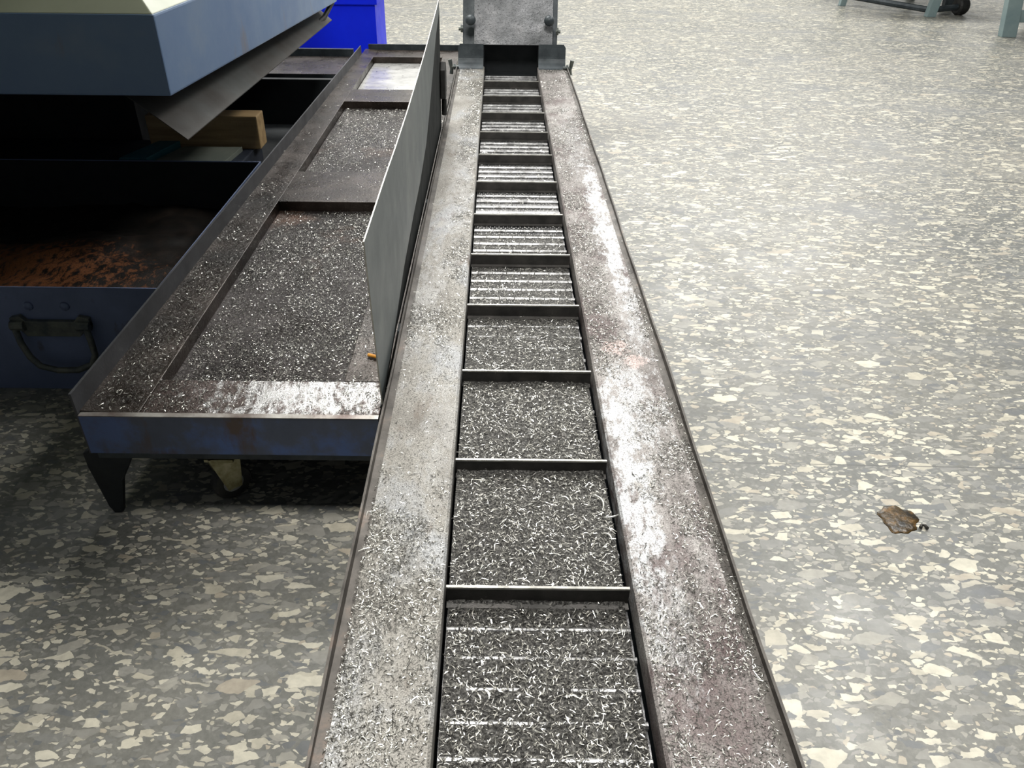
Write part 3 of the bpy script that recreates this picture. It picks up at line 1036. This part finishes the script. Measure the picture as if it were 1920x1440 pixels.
q.box(-3.05, -0.975, 4.82, 4.86, 0.0, 0.285)
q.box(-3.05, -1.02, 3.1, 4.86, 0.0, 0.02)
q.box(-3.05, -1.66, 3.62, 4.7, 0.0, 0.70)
q.build('black_shade_panels', M['black'], mac)  # black panels added to block light and keep the underside dark
q = MB()
q.tube([(-0.985, 4.9, 0.88), (-0.96, 4.93, 0.80), (-0.955, 4.9, 0.70), (-0.99, 4.78, 0.63), (-1.03, 4.5, 0.60), (-1.06, 4.2, 0.60)], 0.014, 8)
q.build('hose', M['rubber'], mac, smooth=True)

# low plinth, parts on it
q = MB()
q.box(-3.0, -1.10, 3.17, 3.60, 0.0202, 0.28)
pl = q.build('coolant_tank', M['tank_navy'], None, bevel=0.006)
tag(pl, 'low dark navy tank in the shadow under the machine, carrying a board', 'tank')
q = MB()
q.hexa([(-1.47, 3.20, 0.2802), (-1.16, 3.20, 0.2802), (-1.14, 3.44, 0.2802), (-1.40, 3.44, 0.2802)],
       [(-1.47, 3.20, 0.30), (-1.16, 3.20, 0.30), (-1.14, 3.44, 0.30), (-1.40, 3.44, 0.30)])
tag(q.build('board', M['board'], None, bevel=0.002), 'flat grey board lying on the dark tank under the machine', 'board')
q = MB()
q.hexa([(-1.60, 3.22, 0.2802), (-1.482, 3.22, 0.2802), (-1.425, 3.47, 0.2802), (-1.52, 3.47, 0.2802)],
       [(-1.60, 3.22, 0.315), (-1.482, 3.22, 0.315), (-1.425, 3.47, 0.315), (-1.52, 3.47, 0.315)])
tag(q.build('teal_block', M['teal'], None, bevel=0.004), 'teal painted block beside the grey board under the machine', 'block')
q = MB()
q.box(-1.56, -1.065, 3.47, 3.58, 0.2802, 0.425)
tag(q.build('timber_block', M['wood'], None, bevel=0.006), 'brown timber block with pale sawn end under the machine skirt', 'timber')

# ledge further back
q = MB()
q.box(-1.64, -0.955, 4.90, 5.42, 0.297, 0.30)
q.mi = 1
q.box(-1.64, -0.955, 4.90, 5.42, 0.0, 0.2969)
q.box(-1.64, -0.955, 5.42, 5.45, 0.0, 0.345)
lt = q.build('drip_tray', [M['pan'], M['dark_steel']], None, bevel=0.004)
tag(lt, 'wet grey drip tray ledge with a black back edge behind the machine', 'drip tray')

# ================================================================== CHIP BIN WITH HANDLE
binn = empty('chip_bin', (-1.75, 2.4, 0), 'navy blue chip bin with a drop handle, pushed under the machine', 'bin')
q = MB()
bx0, bx1, by0, by1, bh = -2.5, -0.958, 1.956, 3.09, 0.348
q.box(bx0, bx1, by0, by0 + 0.004, 0.004, bh)
q.box(bx0, bx1, by1 - 0.004, by1, 0.004, bh)
q.box(bx0, bx0 + 0.004, by0 + 0.004, by1 - 0.004, 0.004, bh)
q.box(bx1 - 0.004, bx1, by0 + 0.004, by1 - 0.004, 0.004, bh)
q.box(bx0, bx1, by0, by1, 0.0, 0.004)
q.mi = 1
q.box(bx0 + 0.0045, bx1 - 0.0045, by1 - 0.006, by1 - 0.0042, 0.01, bh - 0.004)
q.box(bx1 - 0.006, bx1 - 0.0042, by0 + 0.0045, by1 - 0.0065, 0.01, bh - 0.004)
q.build('bin_body', [M['bin_paint'], M['black']], binn)
q = MB()
yb = by0
# bracket with two ears
q.prism([(-1.405, 0.255), (-1.375, 0.262), (-1.36, 0.245), (-1.22, 0.245), (-1.205, 0.262), (-1.175, 0.255), (-1.175, 0.228), (-1.195, 0.218),
         (-1.215, 0.195), (-1.37, 0.195), (-1.385, 0.218), (-1.405, 0.228)], 'y', yb - 0.016, yb - 0.0005)
q.cyl((-1.405, yb - 0.016, 0.232), (-1.365, yb - 0.016, 0.232), 0.016, 10)
q.cyl((-1.215, yb - 0.016, 0.232), (-1.175, yb - 0.016, 0.232), 0.016, 10)
hb = q.build('handle_bracket', M['handle'], binn, bevel=0.002)
q = MB()
q.tube([(-1.395, yb - 0.02, 0.225), (-1.388, yb - 0.028, 0.18), (-1.372, yb - 0.034, 0.135), (-1.35, yb - 0.036, 0.105), (-1.30, yb - 0.038, 0.092),
        (-1.24, yb - 0.038, 0.094), (-1.195, yb - 0.036, 0.112), (-1.178, yb - 0.033, 0.145), (-1.182, yb - 0.026, 0.19), (-1.188, yb - 0.02, 0.225)], 0.0095, 10)
q.build('bail', M['handle'], hb, smooth=True)
for x in (-1.345, -1.24):
    q = MB()
    q.lathe([(0.0, 0.0), (0.014, 0.0), (0.012, 0.006), (0.0, 0.009)], (x, yb, 0.288), (0, -1, 0), 12)
    q.build('rivet', M['bin_paint'], binn, smooth=True)

q = MB()
nx, ny = 60, 44
rows = []
for j in range(ny + 1):
    row = []
    for i in range(nx + 1):
        x = bx0 + 0.006 + (bx1 - bx0 - 0.012) * i / nx
        yy = by0 + 0.006 + (by1 - by0 - 0.012) * j / ny
        fx_ = float(1 - 0.45 * sstep(2.35, 2.9, yy)) * float(1 - 0.3 * sstep(-1.35, -1.05, x))
        z = 0.205 * fx_ + 0.07 * fbm(np.array([x]), np.array([yy]), 4)[0] + 0.02 * fbm(np.array([x]), np.array([yy]), 22)[0]
        row.append((x, yy, z))
    rows.append(row)
vr = [[q.bm.verts.new(p) for p in row] for row in rows]
for a, c in zip(vr, vr[1:]):
    for i in range(nx):
        q.bm.faces.new([a[i], a[i + 1], c[i + 1], c[i]])
low = [[q.bm.verts.new((p[0], p[1], 0.006)) for p in (rows[0][0], rows[0][-1], rows[-1][-1], rows[-1][0])]]
q.bm.faces.new(low[0])
for side in ([v[0] for v in vr], [v[-1] for v in vr]):
    pass
heap = q.build('rusty_chips', M['rust'], None, smooth=True)
tag(heap, 'heap of rusty brown chips filling the navy bin', 'metal chips', None, 'stuff')

# ================================================================== BLUE PLASTIC CRATE
crate = empty('plastic_crate', (-1.2, 6.2, 0), 'vivid blue plastic crate standing behind the far end of the tray', 'crate')
q = MB()
cx0, cx1, cy0, cy1, ch_ = -1.60, -0.868, 5.95, 6.45, 0.61
ins = 0.06
q.hexa([(cx0 + ins, cy0 + ins, 0.0), (cx1 - ins, cy0 + ins, 0.0), (cx1 - ins, cy1 - ins, 0.0), (cx0 + ins, cy1 - ins, 0.0)],
       [(cx0, cy0, ch_), (cx1, cy0, ch_), (cx1, cy1, ch_), (cx0, cy1, ch_)])
bmf = [f_ for f_ in q.bm.faces if f_.calc_center_median().z > ch_ - 0.01]
r_ = bmesh.ops.inset_region(q.bm, faces=bmf, thickness=0.012)
ex = bmesh.ops.extrude_face_region(q.bm, geom=bmf)
ev = [g for g in ex['geom'] if isinstance(g, bmesh.types.BMVert)]
bmesh.ops.translate(q.bm, verts=ev, vec=(0, 0, -0.46))
bmesh.ops.delete(q.bm, geom=bmf, context='FACES')
q.build('crate_body', M['blue_plastic'], crate, bevel=0.004)
q = MB()
for (a0, a1, b0, b1) in ((cx0 - 0.018, cx1 + 0.018, cy0 - 0.018, cy0 + 0.004), (cx0 - 0.018, cx1 + 0.018, cy1 - 0.004, cy1 + 0.018),
                         (cx0 - 0.018, cx0 + 0.004, cy0 + 0.004, cy1 - 0.004), (cx1 - 0.004, cx1 + 0.018, cy0 + 0.004, cy1 - 0.004)):
    q.box(a0, a1, b0, b1, ch_ - 0.07, ch_ + 0.006)
q.build('crate_rim', M['blue_plastic'], crate, bevel=0.004)

# ================================================================== WORK STANDS AT THE FAR RIGHT
def leg(name, root, foot, head, w, d, mat):
    q = MB()
    fx, fy, fz = foot
    hx, hy, hz = head
    q.hexa([(fx - w, fy - d, fz), (fx + w, fy - d, fz), (fx + w, fy + d, fz), (fx - w, fy + d, fz)],
           [(hx - w, hy - d, hz), (hx + w, hy - d, hz), (hx + w, hy + d, hz), (hx - w, hy + d, hz)])
    return q.build(name, mat, root, bevel=0.005)


st = empty('work_stand', (5.5, 8.5, 0), 'nearer grey green steel stand with splayed legs at the right edge', 'stand', None)
leg('leg', st, (5.03, 8.26, 0), (4.95, 8.36, 0.85), 0.072, 0.04, M['stand_paint'])
leg('leg', st, (6.55, 8.26, 0), (6.50, 8.36, 0.85), 0.072, 0.04, M['stand_paint'])
leg('leg', st, (5.80, 9.15, 0), (5.66, 8.97, 0.85), 0.05, 0.04, M['dark_steel'])
leg('leg', st, (6.45, 9.15, 0), (6.30, 8.95, 0.85), 0.05, 0.04, M['dark_steel'])
q = MB()
q.box(5.08, 6.50, 8.25, 8.30, 0.13, 0.24)
q.build('cross_rail', M['stand_paint'], st, bevel=0.004)
q = MB()
q.cyl((5.6, 8.24, 0.11), (5.6, 8.32, 0.11), 0.03, 10)
q.build('bolt', M['dark_steel'], st)
q = MB()
q.box(4.85, 6.6, 8.3, 9.05, 0.85, 0.92)
q.build('stand_top', M['stand_paint'], st, bevel=0.006)

s2 = empty('work_stand', (4.6, 9.9, 0), 'farther grey steel stand with a dark wheel on its low rail at the top edge', 'stand', None)
leg('leg', s2, (4.13, 10.25, 0), (4.22, 10.3, 0.85), 0.035, 0.035, M['stand_paint'])
leg('leg', s2, (4.83, 9.48, 0), (4.98, 9.6, 0.85), 0.05, 0.04, M['stand_paint'])
leg('leg', s2, (5.28, 10.0, 0.0), (5.18, 9.95, 0.85), 0.06, 0.04, M['dark_steel'])
leg('leg', s2, (5.25, 10.9, 0.0), (5.15, 10.8, 0.85), 0.04, 0.04, M['stand_paint'])
q = MB()
q.tube([(4.16, 10.22, 0.11), (4.55, 9.83, 0.08), (4.85, 9.53, 0.06), (5.22, 9.60, 0.09)], 0.032, 8)
q.build('low_rail', M['dark_steel'], s2)
q = MB()
q.lathe([(0.0, -0.06), (0.075, -0.06), (0.09, -0.04), (0.09, 0.04), (0.075, 0.06), (0.0, 0.06)], (5.22, 9.62, 0.0905), (1, 0.15, 0), 20)
q.build('wheel', M['rubber'], s2)
q = MB()
q.lathe([(0.02, 0.0), (0.08, 0.03), (0.11, 0.10), (0.10, 0.2), (0.05, 0.26), (0.03, 0.5)], (4.72, 9.95, 0.12), (0, 0, 1), 14)
q.build('hanging_weight', M['dark_steel'], s2, smooth=True)
q = MB()
q.cyl((4.72, 9.95, 0.6), (4.72, 9.95, 0.86), 0.03, 8)
q.build('rod', M['dark_steel'], s2)
q = MB()
q.box(4.0, 5.4, 9.5, 11.0, 0.85, 0.92)
q.build('stand_top', M['stand_paint'], s2, bevel=0.006)

# ================================================================== SMALL THINGS
# oil puddle
q = MB()
n = 40
prof = [(1.0, 0.0002), (0.96, 0.0012), (0.75, 0.002), (0.3, 0.0024)]
rr = [1 + 0.07 * math.sin(3 * t + 1) + 0.06 * math.sin(5 * t) + 0.06 * math.sin(9 * t + 2) for t in [2 * math.pi * i / n for i in range(n)]]
rings = []
for s, h in prof:
    rings.append([q.bm.verts.new((1.018 + 0.047 * s * rr[i] * math.cos(2 * math.pi * i / n) + 0.006 * math.sin(2 * math.pi * i / n),
                                  1.418 + 0.050 * s * rr[i] * math.sin(2 * math.pi * i / n), h)) for i in range(n)])
for a, c in zip(rings, rings[1:]):
    for i in range(n):
        q.bm.faces.new([a[i], a[(i + 1) % n], c[(i + 1) % n], c[i]])
q.bm.faces.new(rings[-1])
q.bm.faces.new(rings[0][::-1])
tag(q.build('oil_puddle', M['oil'], None, smooth=True), 'small brown oil puddle on the terrazzo floor right of the conveyor', 'puddle')
q = MB()
q.tube([(1.056, 1.384, 0.006), (1.062, 1.392, 0.007), (1.070, 1.391, 0.006), (1.073, 1.381, 0.005)], 0.004, 7)
tag(q.build('metal_scrap', M['s_dark'], None, smooth=True), 'tiny dark metal scrap at the right rim of the oil puddle', 'scrap')
# cigarette butt
q = MB()
q.cyl((-0.322, 1.664, ZT + 0.006), (-0.288, 1.650, ZT + 0.006), 0.0048, 12)
tag(q.build('cigarette_butt', M['orange'], None), 'orange cigarette butt on the tray edge beside the grey guard', 'cigarette butt')

# larger curls among the chips on the belt
curls = [((0.200, 1.075), 0.05, 1.9, 'long pale metal curl near the right edge of the second cleat bay'),
         ((0.218, 1.035), 0.034, 0.3, 'short bright metal curl hooked against the right flange'),
         ((0.135, 1.082), 0.022, 2.7, 'small flat pale metal shard in the middle of the second cleat bay'),
         ((0.205, 0.985), 0.026, 2.3, 'small bright metal curl below the long pale curl'),
         ((0.155, 0.902), 0.022, 1.6, 'thin bright sliver standing by the near cleat')]
for i, ((cx, cy), ln, a, lab) in enumerate(curls):
    q = MB()
    pts = []
    for s in range(9):
        tt = s / 8 - 0.5
        pts.append((cx + math.cos(a) * ln * tt - math.sin(a) * ln * 0.9 * (tt * tt - 0.1), cy + math.sin(a) * ln * tt + math.cos(a) * ln * 0.9 * (tt * tt - 0.1), 0.362 + 0.004 * (1 - 4 * tt * tt)))
    q.tube(pts, [0.0006 + 0.0016 * math.sin(math.pi * (s + 0.5) / 9) for s in range(9)], 5)
    tag(q.build('metal_curl', M['s_bright'], None, smooth=True), lab, 'metal curl', 'larger metal curls on the belt')


# ================================================================== SWARF
def bed_height(x, y):
    """depth of chips lying in the cleat bays"""
    bay = (y - 0.855) / PITCH_C
    frac = bay - np.floor(bay)
    amt = np.interp(bay, [-3, -1.05, -0.95, -0.02, 0.02, 0.98, 1.02, 1.98, 2.02, 2.98, 3.02, 5, 12],
                    [0.0058, 0.0058, 0.0058, 0.0058, 0.024, 0.020, 0.022, 0.018, 0.008, 0.006, 0.003, 0.001, -0.006])
    shape = 0.55 + 0.9 * np.exp(-((frac - 0.45) / 0.42) ** 2) * 0.5
    h = amt * shape * (0.65 + 0.7 * fbm(x, y, 14)) + 0.004 * (fbm(x, y, 90, 2) - 0.5)
    return ZB + h


q_x = np.linspace(XIL + 0.007, XIR - 0.012, 64)
q_y = np.linspace(-0.3, 2.4, 520)
gx, gy = np.meshgrid(q_x, q_y)
gz = bed_height(gx, gy)
me = bpy.data.meshes.new('swarf_bed')
nv = gx.size
co = np.stack([gx, gy, gz], -1).reshape(-1, 3)
R, Cc = gx.shape
idx = np.arange(nv).reshape(R, Cc)
F = np.stack([idx[:-1, :-1], idx[:-1, 1:], idx[1:, 1:], idx[1:, :-1]], -1).reshape(-1, 4)
me.from_pydata(co.tolist(), [], F.tolist())
me.shade_smooth()
bed = link('swarf_bed', me, M['swarf_bed'])
tag(bed, 'layer of fine dark metal chips filling the nearer cleat bays of the belt', 'metal chips', None, 'stuff')


def d_belt(x, y):
    base = np.interp(y, [-0.3, 0.85, 1.5, 1.85, 2.4, 4.6], [1.0, 1.0, 1.0, 0.55, 0.22, 0.10])
    frac = ((y - 0.855) / PITCH_C) % 1.0
    near_cleat = np.where((frac < 0.03) | (frac > 0.95), 0.12, 1.0)
    return base * near_cleat * (0.55 + 0.8 * (fbm(x, y, 25) - 0.2))


scatter('belt_swarf', 'bright slivers of swarf strewn over the cleated belt', 'metal chips', 95000, (XIL + 0.01, XIR - 0.014, 0.45, 4.55), d_belt,
        lambda x, y: np.maximum(bed_height(x, y), ZB) + 0.001, 0.0062, 0.00065, (0.38, 0.42, 0.20))


def d_left(x, y):
    t = (x - XL) / (XIL - XL)            # 0 outer, 1 inner
    n = fbm(x, y, 12)
    near = sstep(1.18, 0.95, y) * 0.95
    patch = sstep(1.38, 1.5, y) * sstep(1.9, 1.7, y) * 0.8 * sstep(0.95, 0.6, t + (n - 0.5))
    inner = sstep(1.6, 1.9, y) * sstep(0.45, 0.85, t + 0.5 * (n - 0.5)) * 0.75
    far = sstep(3.9, 4.3, y) * 0.4
    return (near + patch + inner + far) * (0.2 + 1.3 * sstep(0.38, 0.62, n)) + 0.045


scatter('left_flange_swarf', 'fine swarf lying on the left conveyor flange', 'metal chips', 72000, (XL + 0.016, XIL - 0.004, 0.45, 4.7), d_left,
        lambda x, y: np.full_like(x, ZF + 0.001), 0.0046, 0.00058, (0.42, 0.32, 0.26))


def d_right(x, y):
    t = (x - XIR) / (XR - XIR)           # 0 inner, 1 outer
    n = fbm(x + 3, y, 11)
    near = sstep(1.15, 0.85, y) * 0.9 * sstep(0.05, 0.5, t + 0.5 * (n - 0.5) + sstep(0.95, 0.75, y) * 0.5)
    mid = sstep(0.8, 1.1, y) * sstep(1.75, 1.5, y) * sstep(0.15, 0.7, t + 0.6 * (n - 0.5)) * 0.7
    band = sstep(1.4, 1.6, y) * sstep(3.0, 2.5, y) * sstep(0.65, 0.3, t + 0.5 * (n - 0.5)) * 0.95
    outer = sstep(2.2, 1.6, y) * sstep(0.6, 0.9, t) * 0.5
    far = sstep(2.6, 3.2, y) * 0.42
    return (near + mid + band + outer + far) * (0.2 + 1.3 * sstep(0.38, 0.62, n)) + 0.04


scatter('right_flange_swarf', 'fine swarf lying on the right conveyor flange', 'metal chips', 78000, (XIR + 0.004, XR - 0.006, 0.45, 4.7), d_right,
        lambda x, y: np.full_like(x, ZF + 0.001), 0.0046, 0.00058, (0.48, 0.30, 0.22))


def d_tray(x, y):
    n = fbm(x, y, 8)
    strip = sstep(-0.81, -0.83, x) * sstep(3.2, 2.2, y) * 1.6
    front = sstep(1.58, 1.54, y) * sstep(-0.62, -0.8, x) * 0.7
    right = sstep(-0.37, -0.355, x) * sstep(2.0, 1.5, y) * 0.35
    pan = ((x > -0.80) & (x < -0.375) & (y > 1.56) & (y < 2.74)) * 0.42
    rest = 0.06
    return (strip + front + right + pan + rest) * (0.3 + 1.1 * sstep(0.35, 0.6, n))


def z_tray(x, y):
    z = np.full_like(x, ZT + 0.001)
    z = np.where(x < -0.815, ZT + 0.0065, z)
    inp = (x > -0.808) & (x < -0.368) & (((y > 1.552) & (y < 2.748)) | ((y > 3.09) & (y < 4.218)) | ((y > 4.49) & (y < 5.36)))
    zp = np.full_like(x, 0.2745)
    for (cx, cy, rx, ry, hh) in ((-0.561, 1.944, 0.12, 0.10, 0.016), (-0.55, 1.69, 0.14, 0.09, 0.014)):
        zp = zp + hh * np.exp(-(((x - cx) / rx) ** 2 + ((y - cy) / ry) ** 2) * 1.6)
    return np.where(inp, zp, z)


scatter('tray_swarf', 'glittering swarf and chips scattered over the oily tray', 'metal chips', 52000, (-0.925, XTR - 0.004, 1.415, 4.6), d_tray, z_tray,
        0.0062, 0.0009, (0.55, 0.28, 0.17))


def d_grit(x, y):
    n = fbm(x + 7, y, 6)
    pan = ((x > -0.80) & (x < -0.375) & (((y > 1.56) & (y < 2.74)) | ((y > 3.1) & (y < 4.2)))) * 0.9
    edge = ((y < 1.55) | (x > -0.36)) * 0.35
    return (pan + edge + 0.05) * (0.35 + 0.9 * sstep(0.3, 0.6, n))


scatter('tray_grit', 'fine glittering metal grit in the recessed tray panels', 'metal grit', 90000, (-0.80, XTR - 0.004, 1.415, 4.2), d_grit, z_tray,
        0.0030, 0.0009, (0.55, 0.29, 0.16))
